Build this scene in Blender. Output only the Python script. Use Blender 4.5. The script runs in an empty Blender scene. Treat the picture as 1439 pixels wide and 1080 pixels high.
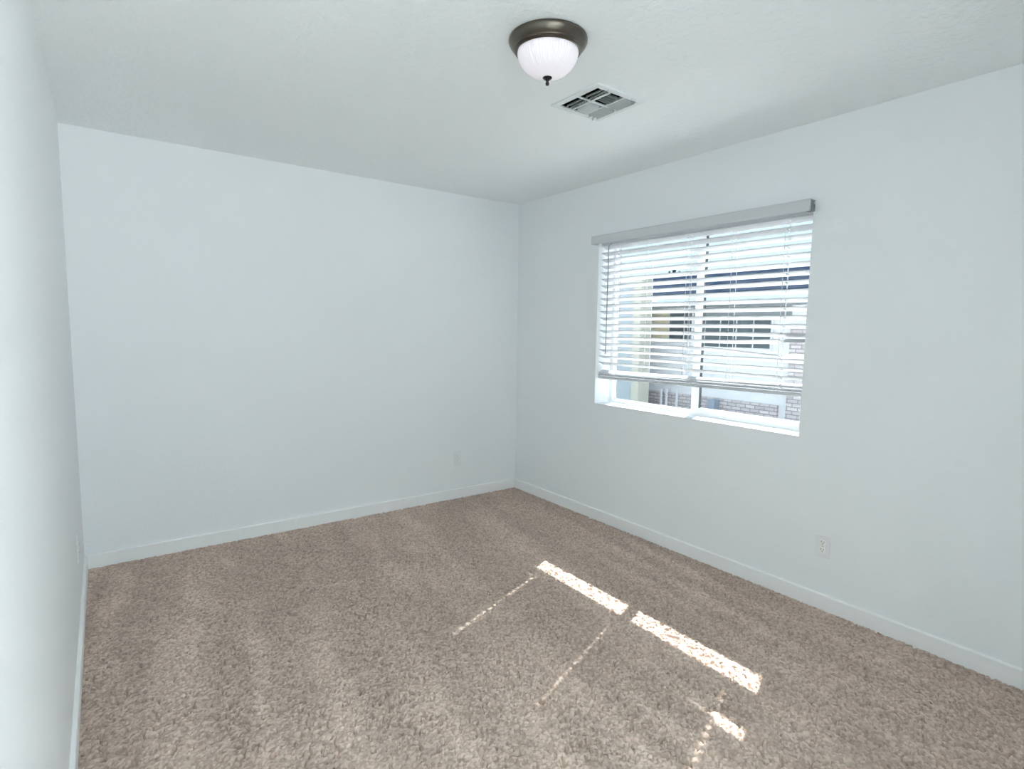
import bpy, bmesh, math, random
import numpy as np
from mathutils import Vector, Matrix

random.seed(7)
C = bpy.context.scene.collection
SC = bpy.context.scene
PI = math.pi

# ------------------------------------------------------------------ camera
cam_data = bpy.data.cameras.new('camera')
cam = bpy.data.objects.new('camera', cam_data)
C.objects.link(cam)
F_PX, YAW, PITCH, ROLL = 784.223, 0.6330, -0.0990, 0.0153
cam_data.sensor_fit = 'HORIZONTAL'
cam_data.sensor_width = 36.0
cam_data.lens = F_PX / 1439.0 * 36.0
cam_data.clip_start = 0.02
fw = Vector((math.sin(YAW) * math.cos(PITCH), math.cos(YAW) * math.cos(PITCH), math.sin(PITCH)))
r0 = Vector((math.cos(YAW), -math.sin(YAW), 0))
u0 = r0.cross(fw)
rr = r0 * math.cos(ROLL) + u0 * math.sin(ROLL)
uu = -r0 * math.sin(ROLL) + u0 * math.cos(ROLL)
M = Matrix((rr, uu, -fw)).transposed().to_4x4()
M.translation = Vector((-2.9003, -3.8916, 1.3961))
cam.matrix_world = M
SC.camera = cam

# ------------------------------------------------------------------ sky, sun, exposure
SKY = 1.80
SUN = 25.0
world = bpy.data.worlds.new('sky')
SC.world = world
world.use_nodes = True
nt = world.node_tree
nt.nodes.clear()
wo = nt.nodes.new('ShaderNodeOutputWorld')
bg = nt.nodes.new('ShaderNodeBackground')
tc = nt.nodes.new('ShaderNodeTexCoord')
sep = nt.nodes.new('ShaderNodeSeparateXYZ')
rp = nt.nodes.new('ShaderNodeValToRGB')
rp.color_ramp.elements[0].position = 0.0
rp.color_ramp.elements[0].color = (0.80, 0.93, 1.0, 1)
rp.color_ramp.elements[1].position = 0.6
rp.color_ramp.elements[1].color = (0.60, 0.86, 1.0, 1)
nt.links.new(tc.outputs['Generated'], sep.inputs[0])
nt.links.new(sep.outputs['Z'], rp.inputs[0])
nt.links.new(rp.outputs[0], bg.inputs[0])
bg.inputs[1].default_value = SKY
nt.links.new(bg.outputs[0], wo.inputs[0])

sd = bpy.data.lights.new('sun', 'SUN')
sd.energy = SUN
sd.angle = math.radians(0.45)
sd.color = (1.0, 0.96, 0.90)
sun = bpy.data.objects.new('sun', sd)
C.objects.link(sun)
sun.location = (6, 3, 7)
sun.rotation_euler = Vector((-1.0, -0.388, -1.09)).to_track_quat('-Z', 'Y').to_euler()

SC.view_settings.view_transform = 'Standard'
SC.view_settings.look = 'None'
SC.view_settings.gamma = 1.0
SC.view_settings.use_curve_mapping = False
SC.view_settings.exposure = 0.98
SC.cycles.max_bounces = 14
SC.cycles.diffuse_bounces = 10
SC.cycles.transparent_max_bounces = 24
SC.cycles.use_denoising = True

# ------------------------------------------------------------------ helpers
def new_bm():
    return bmesh.new()

def add_box(bm, x0, x1, y0, y1, z0, z1):
    x0, x1 = min(x0, x1), max(x0, x1)
    y0, y1 = min(y0, y1), max(y0, y1)
    z0, z1 = min(z0, z1), max(z0, z1)
    v = [bm.verts.new(p) for p in ((x0, y0, z0), (x1, y0, z0), (x1, y1, z0), (x0, y1, z0),
                                   (x0, y0, z1), (x1, y0, z1), (x1, y1, z1), (x0, y1, z1))]
    for f in ((0, 3, 2, 1), (4, 5, 6, 7), (0, 1, 5, 4), (1, 2, 6, 5), (2, 3, 7, 6), (3, 0, 4, 7)):
        bm.faces.new([v[i] for i in f])
    return v

def add_lathe(bm, prof, n=64, centre=(0, 0, 0), rib=None):
    """prof: list of (radius, z). rib(i, k) returns a radius offset."""
    rings = []
    for k, (r, z) in enumerate(prof):
        if r < 1e-6:
            rings.append([bm.verts.new((centre[0], centre[1], centre[2] + z))])
            continue
        ring = []
        for i in range(n):
            a = 2 * PI * i / n
            q = r + (rib(i, k) if rib else 0)
            ring.append(bm.verts.new((centre[0] + q * math.cos(a), centre[1] + q * math.sin(a), centre[2] + z)))
        rings.append(ring)
    for A, B in zip(rings, rings[1:]):
        if len(A) == 1 and len(B) == 1:
            continue
        for i in range(n):
            j = (i + 1) % n
            if len(A) == 1:
                bm.faces.new((A[0], B[i], B[j]))
            elif len(B) == 1:
                bm.faces.new((A[i], B[0], A[j]))
            else:
                bm.faces.new((A[i], B[i], B[j], A[j]))

def add_tube(bm, pts, r, n=8):
    pts = [Vector(p) for p in pts]
    rings = []
    for i, p in enumerate(pts):
        d = (pts[min(i + 1, len(pts) - 1)] - pts[max(i - 1, 0)]).normalized()
        a = d.orthogonal().normalized()
        b = d.cross(a)
        rings.append([bm.verts.new(p + r * (math.cos(2 * PI * k / n) * a + math.sin(2 * PI * k / n) * b)) for k in range(n)])
    for A, B in zip(rings, rings[1:]):
        for k in range(n):
            bm.faces.new((A[k], A[(k + 1) % n], B[(k + 1) % n], B[k]))
    bm.faces.new(rings[0][::-1])
    bm.faces.new(rings[-1])

def add_prism(bm, poly, axis, a0, a1):
    """Extrude a 2D polygon along an axis ('x': poly is (y,z); 'y': poly is (x,z); 'z': poly is (x,y))."""
    def P(p, a):
        return {'x': (a, p[0], p[1]), 'y': (p[0], a, p[1]), 'z': (p[0], p[1], a)}[axis]
    A = [bm.verts.new(P(p, a0)) for p in poly]
    B = [bm.verts.new(P(p, a1)) for p in poly]
    n = len(poly)
    bm.faces.new(A[::-1])
    bm.faces.new(B)
    for i in range(n):
        j = (i + 1) % n
        bm.faces.new((A[i], A[j], B[j], B[i]))

def obj(name, bm, mat, parent=None, smooth=False, bevel=0.0, angle=35):
    bmesh.ops.recalc_face_normals(bm, faces=bm.faces)
    me = bpy.data.meshes.new(name)
    bm.to_mesh(me)
    bm.free()
    me.materials.append(mat)
    o = bpy.data.objects.new(name, me)
    C.objects.link(o)
    if parent is not None:
        o.parent = parent
    if bevel:
        b = o.modifiers.new('bevel', 'BEVEL')
        b.width = bevel
        b.segments = 2
        b.limit_method = 'ANGLE'
        b.angle_limit = math.radians(40)
    if smooth:
        me.polygons.foreach_set('use_smooth', [True] * len(me.polygons))
        if angle:
            try:
                me.set_sharp_from_angle(angle=math.radians(angle))
            except Exception:
                pass
    return o

def tag(o, label, cat, group=None, kind=None):
    o['label'] = label
    o['category'] = cat
    if group:
        o['group'] = group
    if kind:
        o['kind'] = kind
    return o

def thing(name, label, cat, loc=(0, 0, 0), rotz=0.0, group=None):
    o = bpy.data.objects.new(name, None)
    o.empty_display_size = 0.05
    C.objects.link(o)
    o.location = loc
    o.rotation_euler = (0, 0, rotz)
    return tag(o, label, cat, group)

def struct(name, bm, mat, label, cat, **kw):
    o = obj(name, bm, mat, **kw)
    return tag(o, label, cat, kind='structure')

def copy_tree(o, parent=None):
    c = o.copy()
    C.objects.link(c)
    if parent is not None:
        c.parent = parent
    for ch in list(o.children):
        copy_tree(ch, c)
    return c

# ------------------------------------------------------------------ materials
def mat(name, col, rough=0.6, metal=0.0, spec=0.5, bump=None, vary=None, emit=None):
    m = bpy.data.materials.new(name)
    m.use_nodes = True
    n = m.node_tree
    p = n.nodes['Principled BSDF']
    p.inputs['Base Color'].default_value = (*col, 1)
    p.inputs['Roughness'].default_value = rough
    p.inputs['Metallic'].default_value = metal
    p.inputs['Specular IOR Level'].default_value = spec
    t = n.nodes.new('ShaderNodeTexCoord')
    if vary:
        sc, amt = vary
        nz = n.nodes.new('ShaderNodeTexNoise')
        nz.inputs['Scale'].default_value = sc
        nz.inputs['Detail'].default_value = 4
        n.links.new(t.outputs['Object'], nz.inputs['Vector'])
        r = n.nodes.new('ShaderNodeValToRGB')
        r.color_ramp.elements[0].position = 0.3
        r.color_ramp.elements[1].position = 0.7
        r.color_ramp.elements[0].color = tuple(max(0, c * (1 - amt)) for c in col) + (1,)
        r.color_ramp.elements[1].color = tuple(min(1, c * (1 + amt)) for c in col) + (1,)
        n.links.new(nz.outputs['Fac'], r.inputs[0])
        n.links.new(r.outputs[0], p.inputs['Base Color'])
    if bump:
        sc, st, dist = bump
        nz = n.nodes.new('ShaderNodeTexNoise')
        nz.inputs['Scale'].default_value = sc
        nz.inputs['Detail'].default_value = 3
        n.links.new(t.outputs['Object'], nz.inputs['Vector'])
        b = n.nodes.new('ShaderNodeBump')
        b.inputs['Strength'].default_value = st
        b.inputs['Distance'].default_value = dist
        n.links.new(nz.outputs['Fac'], b.inputs['Height'])
        n.links.new(b.outputs[0], p.inputs['Normal'])
    if emit:
        p.inputs['Emission Color'].default_value = (*emit[0], 1)
        p.inputs['Emission Strength'].default_value = emit[1]
    return m

M_WALL = mat('painted_drywall', (0.868, 0.893, 0.912), 0.55, spec=0.25, bump=(55, 0.25, 0.003))
M_CEIL = mat('textured_ceiling_paint', (0.90, 0.925, 0.932), 0.7, spec=0.2, bump=(42, 0.6, 0.007))
M_TRIM = mat('white_trim_paint', (0.90, 0.91, 0.915), 0.35, spec=0.4, vary=(3, 0.01))
M_VINYL = mat('white_vinyl', (0.86, 0.88, 0.90), 0.35, spec=0.4, vary=(4, 0.01))
M_SLAT = mat('white_faux_wood', (0.66, 0.675, 0.705), 0.45, spec=0.35, vary=(5, 0.01))
M_VALANCE = mat('white_valance', (0.64, 0.66, 0.68), 0.45, spec=0.3, vary=(6, 0.015))
M_END_BLOCK = mat('dark_grey_block', (0.20, 0.21, 0.205), 0.5, vary=(40, 0.1))
M_CORD = mat('white_cord', (0.80, 0.80, 0.82), 0.8, vary=(80, 0.03))
M_WAND = mat('smoky_clear_wand', (0.30, 0.36, 0.39), 0.2, vary=(8, 0.05))
M_PLATE = mat('white_outlet_plastic', (0.84, 0.845, 0.87), 0.3, spec=0.5, vary=(20, 0.01))
M_RECEPT = mat('white_receptacle_plastic', (0.90, 0.90, 0.90), 0.3, vary=(20, 0.01))
M_SLOT = mat('dark_slot', (0.03, 0.03, 0.03), 0.8, vary=(20, 0.1))
M_NICKEL = mat('brushed_nickel', (0.16, 0.14, 0.118), 0.28, metal=1.0, vary=(12, 0.08))
M_BRONZE = mat('dark_bronze', (0.05, 0.04, 0.04), 0.35, metal=0.8, vary=(30, 0.1))
M_VENT = mat('white_stamped_steel', (0.78, 0.81, 0.82), 0.4, spec=0.4, vary=(8, 0.02))
M_VENTBL = mat('louvre_steel', (0.55, 0.58, 0.58), 0.4, spec=0.4, vary=(8, 0.03))
M_DUCT = mat('dark_duct', (0.02, 0.022, 0.024), 0.9, vary=(8, 0.1))
M_DOME = mat('frosted_ribbed_glass', (0.70, 0.67, 0.71), 0.2, emit=((1.0, 0.93, 0.97), 0.15), vary=(9, 0.02))
M_GASKET = mat('grey_gasket', (0.10, 0.11, 0.12), 0.7, vary=(8, 0.05))
# exterior
M_STUCCO = mat('white_stucco', (0.88, 0.87, 0.90), 0.9, bump=(30, 0.3, 0.01), vary=(2, 0.03))
M_STUCCO_BLUE = mat('pale_grey_stucco', (0.48, 0.52, 0.56), 0.9, bump=(30, 0.3, 0.01), vary=(2, 0.03))
M_CREAM = mat('cream_stucco', (0.85, 0.75, 0.53), 0.9, bump=(30, 0.3, 0.01), vary=(2, 0.04))
M_PIER = mat('off_white_stucco', (0.66, 0.62, 0.54), 0.9, bump=(30, 0.3, 0.01), vary=(2, 0.04))
M_GREYBAND = mat('grey_stucco', (0.27, 0.30, 0.32), 0.9, vary=(2, 0.05))
M_FASCIA = mat('pale_fascia', (0.62, 0.70, 0.80), 0.6, vary=(2, 0.03))
M_ROOF = mat('slate_roof', (0.020, 0.034, 0.062), 1.0, spec=0.0, vary=(3, 0.25))
M_DARKGLASS = mat('dark_window_glass', (0.10, 0.125, 0.14), 0.25, vary=(2, 0.3))
M_PIPE = mat('dark_pipe', (0.06, 0.06, 0.07), 0.7, vary=(8, 0.1))
M_BLUEBOX = mat('blue_grey_box', (0.33, 0.37, 0.46), 0.6, vary=(5, 0.1))
M_BOUNCE_TILE = mat('pale_bounce_tile', (0.83, 0.83, 0.81), 0.5, vary=(2, 0.02))
M_GROUND = mat('pale_concrete', (0.60, 0.59, 0.57), 0.9, bump=(20, 0.3, 0.01), vary=(1.0, 0.06))

def stone_mat():
    m = bpy.data.materials.new('ledge_stone')
    m.use_nodes = True
    n = m.node_tree
    p = n.nodes['Principled BSDF']
    p.inputs['Roughness'].default_value = 0.9
    t = n.nodes.new('ShaderNodeTexCoord')
    mp = n.nodes.new('ShaderNodeMapping')
    mp.inputs['Rotation'].default_value = (0, 0, 0)
    sx = n.nodes.new('ShaderNodeSeparateXYZ')
    cx = n.nodes.new('ShaderNodeCombineXYZ')
    n.links.new(t.outputs['Object'], sx.inputs[0])
    n.links.new(sx.outputs['Y'], cx.inputs['X'])
    n.links.new(sx.outputs['Z'], cx.inputs['Y'])
    br = n.nodes.new('ShaderNodeTexBrick')
    br.inputs['Scale'].default_value = 1.0
    br.inputs['Brick Width'].default_value = 0.21
    br.inputs['Row Height'].default_value = 0.075
    br.inputs['Mortar Size'].default_value = 0.010
    br.inputs['Color1'].default_value = (0.84, 0.75, 0.75, 1)
    br.inputs['Color2'].default_value = (0.60, 0.52, 0.54, 1)
    br.inputs['Mortar'].default_value = (0.38, 0.33, 0.35, 1)
    n.links.new(cx.outputs[0], br.inputs['Vector'])
    n.links.new(br.outputs['Color'], p.inputs['Base Color'])
    b = n.nodes.new('ShaderNodeBump')
    b.inputs['Strength'].default_value = 0.6
    b.inputs['Distance'].default_value = 0.02
    n.links.new(br.outputs['Fac'], b.inputs['Height'])
    b.invert = True
    n.links.new(b.outputs[0], p.inputs['Normal'])
    return m
M_STONE = stone_mat()

def glass_mat(name, tint):
    m = bpy.data.materials.new(name)
    m.use_nodes = True
    n = m.node_tree
    n.nodes.clear()
    o = n.nodes.new('ShaderNodeOutputMaterial')
    mix = n.nodes.new('ShaderNodeMixShader')
    tr = n.nodes.new('ShaderNodeBsdfTransparent')
    tr.inputs[0].default_value = (*tint, 1)
    gl = n.nodes.new('ShaderNodeBsdfGlossy')
    gl.inputs['Roughness'].default_value = 0.02
    lw = n.nodes.new('ShaderNodeLayerWeight')
    lw.inputs['Blend'].default_value = 0.5
    pw = n.nodes.new('ShaderNodeMath')
    pw.operation = 'POWER'
    pw.inputs[1].default_value = 4.0
    ma = n.nodes.new('ShaderNodeMath')
    ma.operation = 'MULTIPLY_ADD'
    ma.inputs[1].default_value = 0.45
    ma.inputs[2].default_value = 0.025
    n.links.new(lw.outputs['Facing'], pw.inputs[0])
    n.links.new(pw.outputs[0], ma.inputs[0])
    n.links.new(ma.outputs[0], mix.inputs[0])
    n.links.new(tr.outputs[0], mix.inputs[1])
    n.links.new(gl.outputs[0], mix.inputs[2])
    n.links.new(mix.outputs[0], o.inputs[0])
    return m
M_GLASS = glass_mat('clear_window_glass', (0.97, 0.985, 0.99))
M_GLASS_T = glass_mat('dimming_window_glass', (0.55, 0.565, 0.57))  # tint added to dim the outside view and the incoming sun

def carpet_mat():
    m = bpy.data.materials.new('frieze_carpet')
    m.use_nodes = True
    n = m.node_tree
    p = n.nodes['Principled BSDF']
    p.inputs['Roughness'].default_value = 1.0
    p.inputs['Specular IOR Level'].default_value = 0.05
    at = n.nodes.new('ShaderNodeAttribute')
    at.attribute_name = 'yarn'
    n.links.new(at.outputs['Color'], p.inputs['Base Color'])
    return m
M_CARPET = carpet_mat()

# ------------------------------------------------------------------ room shell
W, H = 3.039, 2.44
YN = -7.40           # wall behind the camera
T = 0.20             # wall thickness
DY0, DY1, DZ1 = -7.10, -4.60, 2.20
OY0, OY1, OZ0, OZ1 = -2.466, -0.967, 0.865, 2.052     # window opening

bm = new_bm()
add_box(bm, -W - T, T, 0, T, -0.1, H + 0.1)
struct('wall_back', bm, M_WALL, 'plain white back wall facing the camera across the carpet', 'wall')
bm = new_bm()
add_box(bm, -W - T, -W, YN - T, 0, -0.1, H + 0.1)
struct('wall_left', bm, M_WALL, 'plain white wall along the left edge of the photo', 'wall')
# wall with the window: a ring of four blocks, one mesh
bm = new_bm()
add_box(bm, 0, T, YN - T, DY0, -0.1, H + 0.1)
add_box(bm, 0, T, DY1, OY0, -0.1, H + 0.1)
add_box(bm, 0, T, DY0, DY1, DZ1, H + 0.1)
add_box(bm, 0, T, DY0, DY1, -0.1, 0.0)
add_box(bm, 0, T, OY1, 0, -0.1, H + 0.1)
add_box(bm, 0, T, OY0, OY1, -0.1, OZ0)
add_box(bm, 0, T, OY0, OY1, OZ1, H + 0.1)
struct('wall_right', bm, M_WALL, 'white wall on the right holding the window', 'wall')

# near wall, far behind the camera
bm = new_bm()
add_box(bm, -W, -2.90, YN - T, YN, -0.1, H + 0.1)
add_box(bm, -0.15, 0, YN - T, YN, -0.1, H + 0.1)
add_box(bm, -2.90, -0.15, YN - T, YN, 2.25, H + 0.1)
add_box(bm, -2.90, -0.15, YN - T, YN, -0.1, 0.0)
struct('wall_near', bm, M_WALL, 'white wall far behind the camera with a wide glazed opening added for light', 'wall')
bm = new_bm()  # unseen glazing added to send fill daylight towards the back wall
for x0, x1 in ((-2.90, -2.85), (-0.20, -0.15), (-1.555, -1.495)):
    add_box(bm, x0, x1, YN - 0.17, YN - 0.12, 0.0, 2.25)
add_box(bm, -2.85, -0.20, YN - 0.17, YN - 0.12, 0.0, 0.05)
add_box(bm, -2.85, -0.20, YN - 0.17, YN - 0.12, 2.20, 2.25)
w2 = struct('added_window_2', bm, M_VINYL, 'tall white framed glazing added behind the camera to let in fill daylight', 'window')
for x0, x1 in ((-2.85, -1.555), (-1.495, -0.20)):
    bm = new_bm()
    add_box(bm, x0, x1, YN - 0.15, YN - 0.145, 0.05, 2.20)
    obj('glass_pane', bm, M_GLASS, w2)
# unseen partition added to keep fill light off the right wall
bm = new_bm()
add_box(bm, -1.80, 0, -4.07, -3.95, -0.1, H + 0.1)
struct('added_partition', bm, M_WALL, 'plain white partition added behind the camera to block fill light', 'wall')
# unseen sliding glass door added behind the camera to bring in sun and sky
bm = new_bm()
xf = 0.12
ym = (DY0 + DY1) / 2
for y0, y1 in ((DY0, DY0 + 0.05), (DY1 - 0.05, DY1), (ym - 0.03, ym + 0.03)):
    add_box(bm, xf, xf + 0.05, y0, y1, 0.0, DZ1)
add_box(bm, xf, xf + 0.05, DY0, DY1, 0.0, 0.05)
add_box(bm, xf, xf + 0.05, DY0, DY1, DZ1 - 0.05, DZ1)
d1 = struct('added_door_1', bm, M_VINYL, 'white framed sliding glass door added in the window wall behind the camera for fill light', 'door')
for y0, y1 in ((DY0 + 0.05, ym - 0.03), (ym + 0.03, DY1 - 0.05)):
    bm = new_bm()
    add_box(bm, xf + 0.02, xf + 0.025, y0, y1, 0.05, DZ1 - 0.05)
    obj('glass_pane', bm, M_GLASS, d1)

# ceiling, with the hole that the register covers
VX, VY, VH = -1.005, -1.945, 0.128
bm = new_bm()
x0, x1, y0, y1 = -W - T, T, YN - T, T
add_box(bm, x0, VX - VH, y0, y1, H, H + 0.10)
add_box(bm, VX + VH, x1, y0, y1, H, H + 0.10)
add_box(bm, VX - VH, VX + VH, y0, VY - VH, H, H + 0.10)
add_box(bm, VX - VH, VX + VH, VY + VH, y1, H, H + 0.10)
struct('ceiling', bm, M_CEIL, 'white textured ceiling over the room', 'ceiling')

# baseboards
BH, BT = 0.0798, 0.014
prof = [(0, -0.01), (BT, -0.01), (BT, BH - 0.004), (BT - 0.004, BH), (0, BH)]
bm = new_bm()
add_prism(bm, [(-a, z) for a, z in prof], 'x', -W + BT, -BT)
struct('baseboard_back', bm, M_TRIM, 'white baseboard along the foot of the back wall', 'baseboard')
bm = new_bm()
add_prism(bm, [(-W + a, z) for a, z in prof], 'y', YN, 0)
struct('baseboard_left', bm, M_TRIM, 'white baseboard along the foot of the left wall', 'baseboard')
bm = new_bm()
add_prism(bm, [(-a, z) for a, z in prof], 'y', DY1, 0)
struct('baseboard_right', bm, M_TRIM, 'white baseboard along the foot of the window wall', 'baseboard')

# ------------------------------------------------------------------ carpet
def build_carpet():
    rng = np.random.default_rng(11)
    y_front = -3.72
    st = 0.0028
    nx, ny = int(W / st) + 1, int(-y_front / st) + 1
    xs = np.linspace(-W, 0, nx)
    ys = np.linspace(y_front, 0, ny)
    X, Y = np.meshgrid(xs, ys)
    s = 0.0095                                        # one tuft per cell
    gx, gy = int(W / s) + 5, int(-y_front / s) + 5
    jx = rng.uniform(0.05, 0.95, (gy, gx))
    jy = rng.uniform(0.05, 0.95, (gy, gx))
    hh = rng.uniform(0.55, 1.0, (gy, gx))
    ang = rng.normal(0.35, 0.75, (gy, gx))
    rad = rng.uniform(0.75, 1.25, (gy, gx))
    tone = rng.uniform(0, 1, (gy, gx))
    U, V = (X + W) / s + 2, (Y - y_front) / s + 2
    iu, iv = np.floor(U).astype(int), np.floor(V).astype(int)
    best = np.zeros_like(X)
    btone = np.full_like(X, 0.5)
    for dv in (-1, 0, 1):
        for du in (-1, 0, 1):
            cu, cv = np.clip(iu + du, 0, gx - 1), np.clip(iv + dv, 0, gy - 1)
            dx = U - (cu + jx[cv, cu])
            dy = V - (cv + jy[cv, cu])
            a = ang[cv, cu]
            ca, sa = np.cos(a), np.sin(a)
            p, q = ca * dx + sa * dy, -sa * dx + ca * dy
            d2 = (p / 1.1) ** 2 + (q / 0.58) ** 2
            h = hh[cv, cu] * np.clip(1 - d2 / rad[cv, cu], 0, 1) ** 0.42
            m = h > best
            best = np.where(m, h, best)
            btone = np.where(m, tone[cv, cu], btone)

    def smooth_noise(sx, sy, seed, rot=0.0):
        r = np.random.default_rng(seed)
        c, s_ = math.cos(rot), math.sin(rot)
        A = (c * X + s_ * Y) / sx + 60
        B = (-s_ * X + c * Y) / sy + 60
        g = r.uniform(0, 1, (420, 420))
        ia, ib = np.floor(A).astype(int) % 419, np.floor(B).astype(int) % 419
        fa, fb = A - np.floor(A), B - np.floor(B)
        fa, fb = fa * fa * (3 - 2 * fa), fb * fb * (3 - 2 * fb)
        return (g[ib, ia] * (1 - fa) + g[ib, ia + 1] * fa) * (1 - fb) + (g[ib + 1, ia] * (1 - fa) + g[ib + 1, ia + 1] * fa) * fb

    # vacuum tracks: long soft streaks running away from the far wall, plus footfall blotches
    streak = smooth_noise(0.085, 1.0, 3, rot=-0.14)
    blotch = smooth_noise(0.11, 0.20, 5, rot=0.4)
    big = smooth_noise(0.7, 0.8, 8)
    wear = 0.75 * streak + 0.35 * blotch + 0.25 * big - 0.675
    # short crevices between clumps of pile
    n1 = smooth_noise(0.019, 0.0125, 21, rot=-0.45)
    n2 = smooth_noise(0.017, 0.015, 22, rot=0.3)
    lay = np.clip((n2 - 0.40) / 0.16, 0, 1)
    crev = np.exp(-((n1 - 0.5) / 0.095) ** 2) * lay * lay * (3 - 2 * lay)
    Z = best * 0.0075 - 0.0045 - 0.0175 * crev + 0.0012 * smooth_noise(0.03, 0.03, 9)
    bright = 0.97 + 0.45 * np.maximum(wear, -0.16)
    # two-tone twisted yarn: mostly light beige, some dark brown strands
    light = np.array([0.700, 0.570, 0.490])
    dark = np.array([0.440, 0.340, 0.285])
    mixv = btone[..., None]
    colr = (light * (1 - mixv) + dark * mixv) * bright[..., None]
    n = nx * ny
    co = np.stack([X, Y, Z], -1).reshape(-1, 3).astype(np.float32)
    idx = np.arange(n).reshape(ny, nx)
    q = np.stack([idx[:-1, :-1], idx[:-1, 1:], idx[1:, 1:], idx[1:, :-1]], -1).reshape(-1, 4).astype(np.int32)
    me = bpy.data.meshes.new('floor')
    me.vertices.add(n)
    me.vertices.foreach_set('co', co.ravel())
    me.loops.add(q.size)
    me.loops.foreach_set('vertex_index', q.ravel())
    me.polygons.add(len(q))
    me.polygons.foreach_set('loop_start', np.arange(0, q.size, 4, dtype=np.int32))
    me.polygons.foreach_set('loop_total', np.full(len(q), 4, dtype=np.int32))
    me.update()
    me.polygons.foreach_set('use_smooth', np.ones(len(q), dtype=bool))
    ca = me.color_attributes.new('yarn', 'FLOAT_COLOR', 'POINT')
    rgba = np.concatenate([colr.reshape(-1, 3), np.ones((n, 1))], 1).astype(np.float32)
    ca.data.foreach_set('color', rgba.ravel())
    me.materials.append(M_CARPET)
    o = bpy.data.objects.new('floor', me)
    C.objects.link(o)
    tag(o, 'brown beige frieze carpet with vacuum streaks covering the floor', 'carpet', kind='structure')
build_carpet()

bm = new_bm()  # unseen floor, made pale to bounce the door's sunlight into the room
add_box(bm, -W, 0, YN, -3.72, -0.1, -0.003)
struct('added_bounce_floor', bm, M_BOUNCE_TILE, 'pale tiled floor added behind the camera to bounce sunlight', 'floor')

bm = new_bm()
add_box(bm, -W - T, T, YN - T, T, -0.20, -0.1)
struct('trim_1', bm, M_GROUND, 'concrete slab under the carpet of the room', 'slab')

# ------------------------------------------------------------------ window
FX0, FX1 = 0.150, 0.198
JW = 0.030
bm = new_bm()
add_box(bm, FX0, FX1, OY1 - JW, OY1, OZ0, OZ1)
add_box(bm, FX0, FX1, OY0, OY0 + JW, OZ0, OZ1)
add_box(bm, FX0, FX1, OY0 + JW, OY1 - JW, OZ0, OZ0 + 0.018)
add_box(bm, FX0, FX1, OY0 + JW, OY1 - JW, OZ1 - 0.03, OZ1)
win = struct('window_1', bm, M_VINYL, 'white vinyl sliding window behind the half lowered blind', 'window')
MY0, MY1 = -1.746, -1.690          # meeting stile
bm = new_bm()                       # fixed light on the left: thin stop
add_box(bm, 0.178, 0.190, OY1 - JW - 0.012, OY1 - JW, OZ0 + 0.018, OZ1 - 0.03)
add_box(bm, 0.178, 0.190, MY1, OY1 - JW - 0.012, OZ0 + 0.018, OZ0 + 0.026)
obj('glazing_stop', bm, M_VINYL, win)
bm = new_bm()
add_box(bm, 0.182, 0.187, MY1 - 0.01, OY1 - JW - 0.012, OZ0 + 0.026, OZ1 - 0.03)
obj('glass_pane', bm, M_GLASS_T, win)
bm = new_bm()                       # sliding sash on the right
sx0, sx1 = 0.153, 0.177
zb, zt = OZ0 + 0.018, OZ1 - 0.03
ya, yb = OY0 + JW, MY1
add_box(bm, sx0, sx1, MY0, MY1, zb, zt)
add_box(bm, sx0, sx1, ya, ya + 0.022, zb, zt)
add_box(bm, sx0, sx1, ya + 0.022, MY0, zb, zb + 0.030)
add_box(bm, sx0, sx1, ya + 0.022, MY0, zt - 0.03, zt)
sash = obj('sash', bm, M_VINYL, win)
bm = new_bm()
add_box(bm, 0.163, 0.168, ya + 0.022, MY0, zb + 0.030, zt - 0.03)
obj('glass_pane', bm, M_GLASS_T, sash)
bm = new_bm()
add_box(bm, 0.1535, 0.175, MY0 - 0.004, MY0, zb + 0.03, zt - 0.03)
obj('gasket', bm, M_GASKET, sash)
bm = new_bm()
add_box(bm, 0.146, 0.153, MY0 + 0.012, MY1 - 0.012, 1.42, 1.50)
obj('sash_latch', bm, M_VINYL, sash, bevel=0.002)

# ------------------------------------------------------------------ window blind
blind = thing('window_blind', 'white wide slat window blind lowered over most of the window, two slats bent', 'blind', (0.045, -1.7165, OZ1))
BX, BY, BZ = blind.location
def L(x, y, z):
    return (x - BX, y - BY, z - BZ)
YL, YR = -0.975, -2.459
# valance on the room side of the wall, with returns at both ends
vb = new_bm()
a = L(-0.062, 0, 0)[0]
b = L(-0.050, 0, 0)[0]
w_ = L(-0.0005, 0, 0)[0]
zt_, zb_ = 2.058 - BZ, 2.001 - BZ
yl, yr = -0.975 - BY, -2.467 - BY
pl, pr_ = -0.950 - BY, -2.474 - BY
add_prism(vb, [(a, zb_ + 0.006), (a + 0.003, zb_), (b, zb_), (b, zt_), (a + 0.003, zt_), (a, zt_ - 0.006)], 'y', pr_, pl)
add_box(vb, b, w_, pl - 0.012, pl, zb_, zt_)
obj('valance', vb, M_VALANCE, blind)
kb = new_bm()  # dark grey block filling the open end of the valance
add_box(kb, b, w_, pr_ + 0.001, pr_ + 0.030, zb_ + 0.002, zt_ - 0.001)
obj('end_block', kb, M_END_BLOCK, blind, bevel=0.002)['label'] = 'dark grey block closing the valance end'
kb = new_bm()
add_box(kb, w_ - 0.012, w_ - 0.006, pr_ - 0.001, pr_ + 0.003, zt_ - 0.022, zt_ - 0.007)
obj('clip', kb, M_VINYL, blind)
hb = new_bm()
add_box(hb, L(0.018, 0, 0)[0], L(0.072, 0, 0)[0], YR - BY, YL - BY, 1.999 - BZ, 2.046 - BZ)
obj('headrail', hb, M_SLAT, blind, bevel=0.003)

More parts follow.
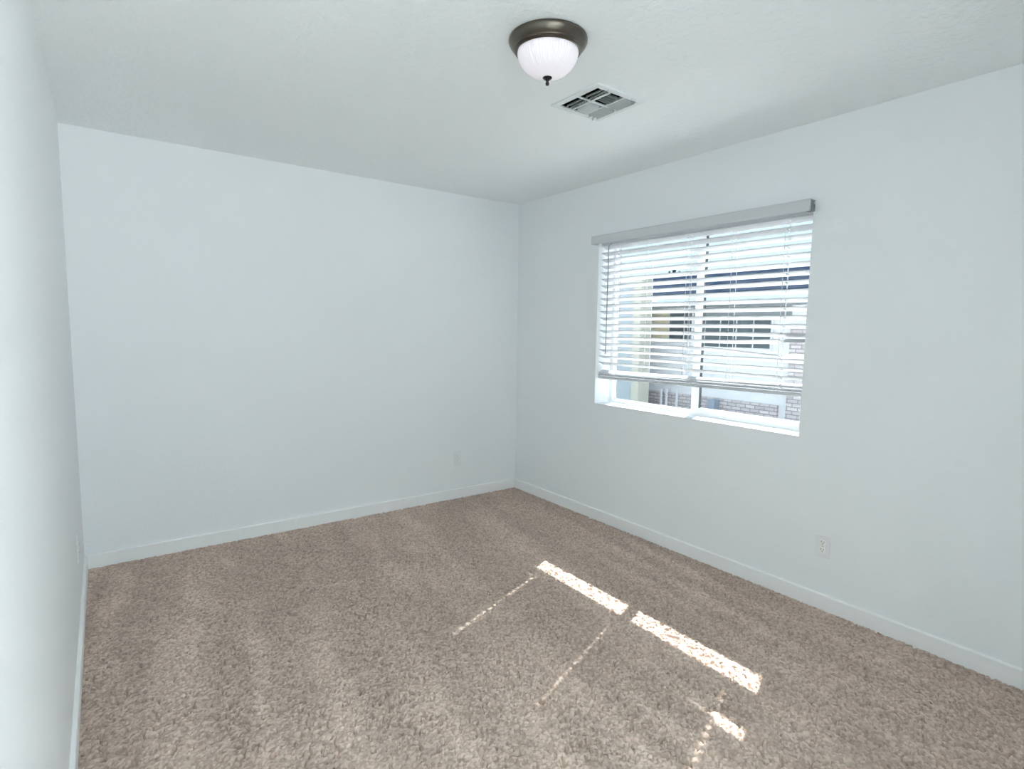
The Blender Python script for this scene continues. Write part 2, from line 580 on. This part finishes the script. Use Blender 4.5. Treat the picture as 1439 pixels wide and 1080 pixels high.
HOLES = (-1.121, -1.719, -2.329)
LADDERS = (-1.121, -1.415, -1.719, -2.025, -2.329)
def slat_mesh(profile, half=0.025, th=0.0034):
    """profile(y) -> (dz, tilt). Route holes are cut as real openings."""
    xs = [-half, -0.0095, 0.0095, half]
    ys = set(np.linspace(YR, YL, 13).tolist())
    for h in HOLES:
        ys |= {h - 0.0080, h + 0.0080}
    for h in (-2.329,):
        ys |= {h - 0.015, h - 0.03, h + 0.03, h + 0.08, h - 0.07}
    ys = sorted(ys)
    bm = new_bm()
    top, bot = [], []
    for y in ys:
        dz, t = profile(y)
        ct, s_ = math.cos(t), math.sin(t)
        rt, rb = [], []
        for x in xs:
            crown = 0.0012 * (1 - (x / half) ** 2)
            for zz, lst in ((th / 2 + crown, rt), (-th / 2 + crown, rb)):
                # positive tilt lifts the room edge (negative x)
                lst.append(bm.verts.new((x * ct + zz * s_, y - BY, -x * s_ + zz * ct + dz)))
        top.append(rt)
        bot.append(rb)
    def is_hole(i, k):
        return k == 1 and any(abs((ys[i] + ys[i + 1]) / 2 - h) < 0.003 for h in HOLES)
    n = len(ys)
    for i in range(n - 1):
        for k in range(3):
            if is_hole(i, k):
                for (p, q) in (((i, k), (i + 1, k)), ((i, k + 1), (i + 1, k + 1)), ((i, k), (i, k + 1)), ((i + 1, k), (i + 1, k + 1))):
                    bm.faces.new((top[p[0]][p[1]], top[q[0]][q[1]], bot[q[0]][q[1]], bot[p[0]][p[1]]))
                continue
            bm.faces.new((top[i][k], top[i][k + 1], top[i + 1][k + 1], top[i + 1][k]))
            bm.faces.new((bot[i][k], bot[i + 1][k], bot[i + 1][k + 1], bot[i][k + 1]))
        for k in (0, 3):
            bm.faces.new((top[i][k], top[i + 1][k], bot[i + 1][k], bot[i][k]))
    for i in (0, n - 1):
        for k in range(3):
            bm.faces.new((top[i][k], top[i][k + 1], bot[i][k + 1], bot[i][k]))
    return bm

TILT = math.radians(22.5)
def normal_profile(y):
    return 0.0, TILT
def ease(t):
    t = min(1, max(0, t))
    return t * t * (3 - 2 * t)
def raised(y):
    if y > -2.33:
        k = ease((-1.95 - y) / 0.38)
        return 0.009 * k, TILT + math.radians(6) * k
    return 0.019, math.radians(-24)
def dropped(y):
    if y > -2.33:
        k = ease((-1.85 - y) / 0.48)
        return -0.022 * k, TILT - math.radians(6) * k
    k = ease((-2.33 - y) / 0.08)
    return -0.025 + 0.003 * k, math.radians(-26)
Z0, PITCH_S = 1.9375, 0.0459
sl0 = obj('slat', slat_mesh(normal_profile), M_SLAT, blind)
sl0.location = (0, 0, Z0 - BZ)
for i in [-1] + list(range(1, 18)):
    z = Z0 - PITCH_S * i - BZ
    if i == 13:
        o = obj('slat', slat_mesh(raised), M_SLAT, blind)
        o['label'] = 'slat bent upward near its right end'
    elif i == 14:
        o = obj('slat', slat_mesh(dropped), M_SLAT, blind)
        o['label'] = 'slat sagging toward its right end'
    else:
        o = sl0.copy()
        C.objects.link(o)
    o.location = (0, 0, z)
SLOPE = -0.014                        # the lifted bottom hangs a little lower on the left
for zc, tl in ((1.108, -21), (1.0905, -7), (1.0835, -3)):
    o = obj('slat', slat_mesh(lambda y: (SLOPE * (y + 1.7165), math.radians(tl))), M_SLAT, blind)
    o.location = (0, 0, zc - BZ)
rb_ = new_bm()
add_box(rb_, -0.0255, 0.0255, YR - BY, YL - BY, 1.057 - BZ, 1.074 - BZ)
for v in rb_.verts:
    v.co.z += SLOPE * v.co.y
rail = obj('bottom_rail', rb_, M_SLAT, blind, bevel=0.003)

for h in LADDERS:
    lb = new_bm()
    for x in (-0.0268, 0.0268):
        add_tube(lb, [(x, h - BY + 0.010, 1.995 - BZ), (x, h - BY + 0.010, 1.075 - BZ)], 0.0011, 6)
    for i in range(18):
        z = Z0 - PITCH_S * i - BZ
        dz = 0.0262 * math.tan(TILT) - 0.004
        add_tube(lb, [(-0.0268, h - BY + 0.010, z + dz - 0.001), (0.0268, h - BY + 0.010, z - dz - 0.007)], 0.0007, 5)
    obj('ladder_cord', lb, M_CORD, blind)
for h in HOLES:
    lb = new_bm()
    add_tube(lb, [(0, h - BY, 1.995 - BZ), (0, h - BY, 1.06 - BZ)], 0.0009, 6)
    obj('lift_cord', lb, M_CORD, blind)
wb = new_bm()
wx = L(-0.012, 0, 0)[0]
add_tube(wb, [(wx, -1.0755 - BY, 1.985 - BZ), (wx, -1.0750 - BY, 1.60 - BZ), (wx, -1.0745 - BY, 1.228 - BZ)], 0.0042, 6)
add_tube(wb, [(wx, -1.0755 - BY, 1.984 - BZ), (wx + 0.030, -1.0755 - BY, 2.004 - BZ)], 0.002, 6)
obj('tilt_wand', wb, M_WAND, blind)

# ------------------------------------------------------------------ ceiling light
lamp = thing('ceiling_light', 'round dome ceiling light with brushed metal rim, lit', 'lamp', (-1.55, -2.24, H))
bm = new_bm()
add_lathe(bm, [(0.0, 0.0), (0.136, 0.0), (0.1405, -0.003), (0.1425, -0.009), (0.1420, -0.014), (0.1385, -0.021),
               (0.1335, -0.028), (0.1275, -0.034), (0.1235, -0.0365), (0.1225, -0.0385), (0.1235, -0.0405), (0.1215, -0.043),
               (0.1195, -0.0435), (0.1200, -0.0460), (0.1175, -0.0485), (0.1140, -0.0490), (0.1120, -0.0470), (0.1110, -0.040), (0.0, -0.039)], 96)
obj('lamp_pan', bm, M_NICKEL, lamp, smooth=True, angle=50)
bm = new_bm()
NR = 62
dprof = []
for k in range(15):
    t = k / 14 * PI / 2
    dprof.append((0.1095 * math.cos(t) ** 1.02 if k < 14 else 0.0, -0.044 - 0.090 * math.sin(t)))
def rib(i, k):
    fade = 1.0 if k < 8 else max(0, (12 - k) / 4)
    return 0.0020 * math.cos(PI * i / 2) * fade if k > 0 else 0
add_lathe(bm, dprof, NR * 4, rib=rib)
obj('glass_dome', bm, M_DOME, lamp, smooth=True, angle=0)
bm = new_bm()
add_lathe(bm, [(0.0, -0.130), (0.0165, -0.131), (0.0175, -0.134), (0.0150, -0.1375), (0.0085, -0.141), (0.0055, -0.145),
               (0.0055, -0.149), (0.0068, -0.152), (0.0066, -0.156), (0.0045, -0.160), (0.0, -0.1615)], 32)
obj('finial', bm, M_BRONZE, lamp, smooth=True, angle=50)

# ------------------------------------------------------------------ ceiling register
vent = thing('ceiling_vent', 'square white ceiling air register with six louvred openings near the ceiling light', 'vent', (VX, VY, H))
hs, fr_, zt2 = 0.1535, 0.030, -0.007
bm = new_bm()
A = hs - fr_
xb = (-A, -0.048, -0.040, 0.040, 0.048, A)
# rim
add_box(bm, -hs, hs, A, hs, zt2, 0)
add_box(bm, -hs, hs, -hs, -A, zt2, 0)
add_box(bm, -hs, -A, -A, A, zt2, 0)
add_box(bm, A, hs, -A, A, zt2, 0)
# mullions and cross bars
add_box(bm, -0.048, -0.040, -A, A, zt2, 0)
add_box(bm, 0.040, 0.048, -A, A, zt2, 0)
for x0, x1 in ((-A, -0.048), (-0.040, 0.040), (0.048, A)):
    add_box(bm, x0, x1, -0.005, 0.005, zt2, 0)
obj('register_frame', bm, M_VENT, vent, bevel=0.0015)
bm = new_bm()
q = 0.1275
add_box(bm, -q, q, -q, -q + 0.004, 0.001, 0.22)
add_box(bm, -q, q, q - 0.004, q, 0.001, 0.22)
add_box(bm, -q, -q + 0.004, -q + 0.004, q - 0.004, 0.001, 0.22)
add_box(bm, q - 0.004, q, -q + 0.004, q - 0.004, 0.001, 0.22)
add_box(bm, -q + 0.004, q - 0.004, -q + 0.004, q - 0.004, 0.21, 0.22)
obj('duct', bm, M_DUCT, vent)
def louvre(axis, c, a0, a1, sgn, run=0.017, rise=0.028):
    """A curved blade running along `axis` whose lower edge leans to sgn."""
    bm = new_bm()
    pts = []
    for k in range(6):
        t = k / 5
        pts.append((c + sgn * (run * t ** 2.2 - 0.006), rise - 0.014 - rise * t))
    poly = pts + [(p[0] + 0.0012 * sgn * -1, p[1] - 0.0009) for p in reversed(pts)]
    add_prism(bm, poly, axis, a0, a1)
    obj('louvre', bm, M_VENTBL, vent, smooth=True)
for (y0, y1) in ((-A + 0.003, -0.008), (0.008, A - 0.003)):
    for c in (-0.088, -0.064):
        louvre('y', c, y0, y1, -1, 0.026, 0.022)
    for c in (0.058, 0.084, 0.108):
        louvre('y', c, y0, y1, 1, 0.013, 0.026)
for c in (-0.092, -0.072, -0.052, -0.032):
    louvre('x', c, -0.038, 0.038, -1, 0.020, 0.022)
    louvre('x', -c, -0.038, 0.038, 1)
bm = new_bm()
add_box(bm, 0.094, 0.098, 0.128, 0.136, -0.020, zt2)
obj('damper_lever', bm, M_VENTBL, vent)
for x, y in ((-0.075, -0.138), (0.075, -0.138), (-0.075, 0.138), (0.075, 0.138)):
    bm = new_bm()
    add_lathe(bm, [(0.0, -0.0095), (0.003, -0.009), (0.004, -0.007), (0.004, -0.0065), (0.0, -0.0065)], 12, (x, y, 0))
    obj('screw', bm, M_VENTBL, vent)

# ------------------------------------------------------------------ outlets
def make_outlet(label, loc, rotz):
    """Built facing local -Y; origin on the wall at the plate's centre."""
    t = thing('wall_outlet', label, 'outlet', loc, rotz)
    bm = new_bm()
    w, h, d = 0.035, 0.0575, 0.0055
    outer = [(-w, -h), (w, -h), (w, h), (-w, h)]
    inner = [(-w + 0.004, -h + 0.004), (w - 0.004, -h + 0.004), (w - 0.004, h - 0.004), (-w + 0.004, h - 0.004)]
    vo = [bm.verts.new((x, 0, z)) for x, z in outer]
    vm = [bm.verts.new((x, -d * 0.45, z)) for x, z in outer]
    vi = [bm.verts.new((x, -d, z)) for x, z in inner]
    bm.faces.new(vo)
    bm.faces.new(vi)
    for i in range(4):
        j = (i + 1) % 4
        bm.faces.new((vo[i], vo[j], vm[j], vm[i]))
        bm.faces.new((vm[i], vm[j], vi[j], vi[i]))
    obj('cover_plate', bm, M_PLATE, t)
    for cz in (0.0195, -0.0195):
        bm = new_bm()
        poly = []
        for k in range(40):
            a = 2 * PI * k / 40
            poly.append((0.0168 * math.cos(a), cz + max(-0.0138, min(0.0138, 0.0168 * math.sin(a)))))
        add_prism(bm, poly, 'y', -d - 0.0014, -d + 0.002)
        rc = obj('receptacle', bm, M_RECEPT, t)
        for sx, hw, z0, z1 in ((-0.0064, 0.0011, -0.001, 0.0075), (0.0064, 0.0011, 0.0, 0.0065)):
            bm = new_bm()
            add_box(bm, sx - hw, sx + hw, -d - 0.0018, -d - 0.0012, cz + z0, cz + z1)
            obj('slot', bm, M_SLOT, rc)
        bm = new_bm()
        add_prism(bm, [(0.0026 * math.cos(2 * PI * k / 16), cz - 0.0075 + 0.0026 * max(-0.5, math.sin(2 * PI * k / 16))) for k in range(16)],
                  'y', -d - 0.0018, -d - 0.0012)
        obj('slot', bm, M_SLOT, rc)
    bm = new_bm()
    add_prism(bm, [(0.0030 * math.cos(2 * PI * k / 16), 0.0030 * math.sin(2 * PI * k / 16)) for k in range(16)], 'y', -d - 0.0009, -d + 0.001)
    obj('screw', bm, M_VENTBL, t)
    return t
out = make_outlet('white duplex outlet low on the back wall near the far corner', (-0.592, 0, 0.334), 0.0)
o2 = copy_tree(out)
o2['label'] = 'white duplex outlet on the right wall below the window'
o2.location = (0, -2.625, 0.327)
o2.rotation_euler = (0, 0, -PI / 2)
o3 = copy_tree(out)
o3['label'] = 'outlet seen edge on low on the left wall'
o3.location = (-W, -0.695, 0.352)
o3.rotation_euler = (0, 0, PI / 2)

# ------------------------------------------------------------------ outside: ground and neighbouring houses
GZ = -1.0
bm = new_bm()
add_box(bm, -12, 30, -20, 25, GZ - 0.2, GZ)
struct('ground', bm, M_GROUND, 'pale paved ground outside the window', 'ground')
bm = new_bm()
add_box(bm, -W - T, T, YN - T, T, GZ - 0.1, -0.20)
struct('trim_2', bm, M_STUCCO, 'foundation of the house under the room', 'foundation')

house = thing('house', 'white stucco house with dark roof and stone base seen through the blind', 'house', (8.0, 3.0, GZ))
hx, hy, hz = house.location
def hb_(name, m, x0, x1, y0, y1, z0, z1, par=house, bev=0):
    bm = new_bm()
    add_box(bm, x0 - hx, x1 - hx, y0 - hy, y1 - hy, z0 - hz, z1 - hz)
    return obj(name, bm, m, par, bevel=bev)
hb_('front_wall', M_STUCCO, 8.0, 12.0, -2.0, 9.0, GZ, 1.95)
hb_('stone_base', M_STONE, 7.93, 8.0, 1.90, 9.0, GZ, -0.05)
hb_('grey_band', M_GREYBAND, 7.97, 8.0, 1.75, 4.0, 1.67, 1.93)
# roof: a slope rising from the eave, with a pale fascia at its edge
bm = new_bm()
add_prism(bm, [(7.40 - hx, 2.22 - hz), (10.0 - hx, 2.92 - hz), (12.6 - hx, 2.22 - hz), (12.6 - hx, 2.10 - hz), (7.40 - hx, 2.10 - hz)], 'y', -2.4 - hy, 9.2 - hy)
obj('roof', bm, M_ROOF, house)
hb_('fascia', M_FASCIA, 7.37, 7.40, -2.4, 9.2, 1.98, 2.20)
hb_('soffit', M_GREYBAND, 7.40, 8.3, -2.4, 9.2, 1.95, 2.00)
wf = hb_('window', M_STUCCO, 7.955, 7.975, 2.10, 3.70, 1.03, 1.70)
for k in range(4):
    y0 = 2.14 + k * 0.385
    hb_('pane', M_DARKGLASS, 7.94, 7.955, y0, y0 + 0.345, 1.08, 1.66, wf)
wf = hb_('window', M_STUCCO, 7.955, 7.975, 3.98, 4.66, 1.10, 1.86)
for y0, y1 in ((4.02, 4.10), (4.125, 4.19), (4.22, 4.62)):
    hb_('pane', M_DARKGLASS, 7.94, 7.955, y0, y1, 1.14, 1.84, wf)
hb_('cream_wall', M_CREAM, 7.97, 8.0, 4.66, 5.6, 1.20, 1.84)
hb_('brick_pillar', M_STONE, 7.80, 8.0, 1.25, 1.66, GZ, 1.50)
for (y, d, zt3) in ((6.16, 0.10, 3.13), (5.98, 0.05, 3.05), (6.32, 0.05, 3.07)):
    bm = new_bm()
    add_tube(bm, [(10.0 - hx, y - hy, 2.86 - hz), (10.0 - hx, y - hy, zt3 - hz)], d / 2, 10)
    obj('vent_pipe', bm, M_PIPE, house)
for y in (4.82, 4.67, 4.37):
    hb_('porch_post', M_STUCCO, 7.72, 7.76, y - 0.02 - 0.2, y + 0.02 - 0.2, GZ, 0.05)

wing = thing('garden_wall', 'pale grey stucco wall with a cream end pier at the left of the window view', 'wall', (6.9, 6.0, GZ))
def wg(name, m, x0, x1, y0, y1, z0, z1):
    bm = new_bm()
    add_box(bm, x0 - 6.9, x1 - 6.9, y0 - 6.0, y1 - 6.0, z0 - GZ, z1 - GZ)
    return obj(name, bm, m, wing)
wg('wall_panel', M_STUCCO_BLUE, 6.9, 7.2, 4.79, 9.0, GZ, 2.50)
wg('end_pier', M_PIER, 6.86, 7.24, 4.58, 4.79, GZ, 2.57)
wg('coping', M_STUCCO, 6.86, 7.24, 4.79, 9.0, 2.50, 2.57)
bm = new_bm()
add_box(bm, 7.66, 7.86, 3.15, 3.33, GZ, -0.06)
tag(obj('utility_box', bm, M_BLUEBOX, bevel=0.02), 'small blue grey box standing against the stone base of the house', 'box')
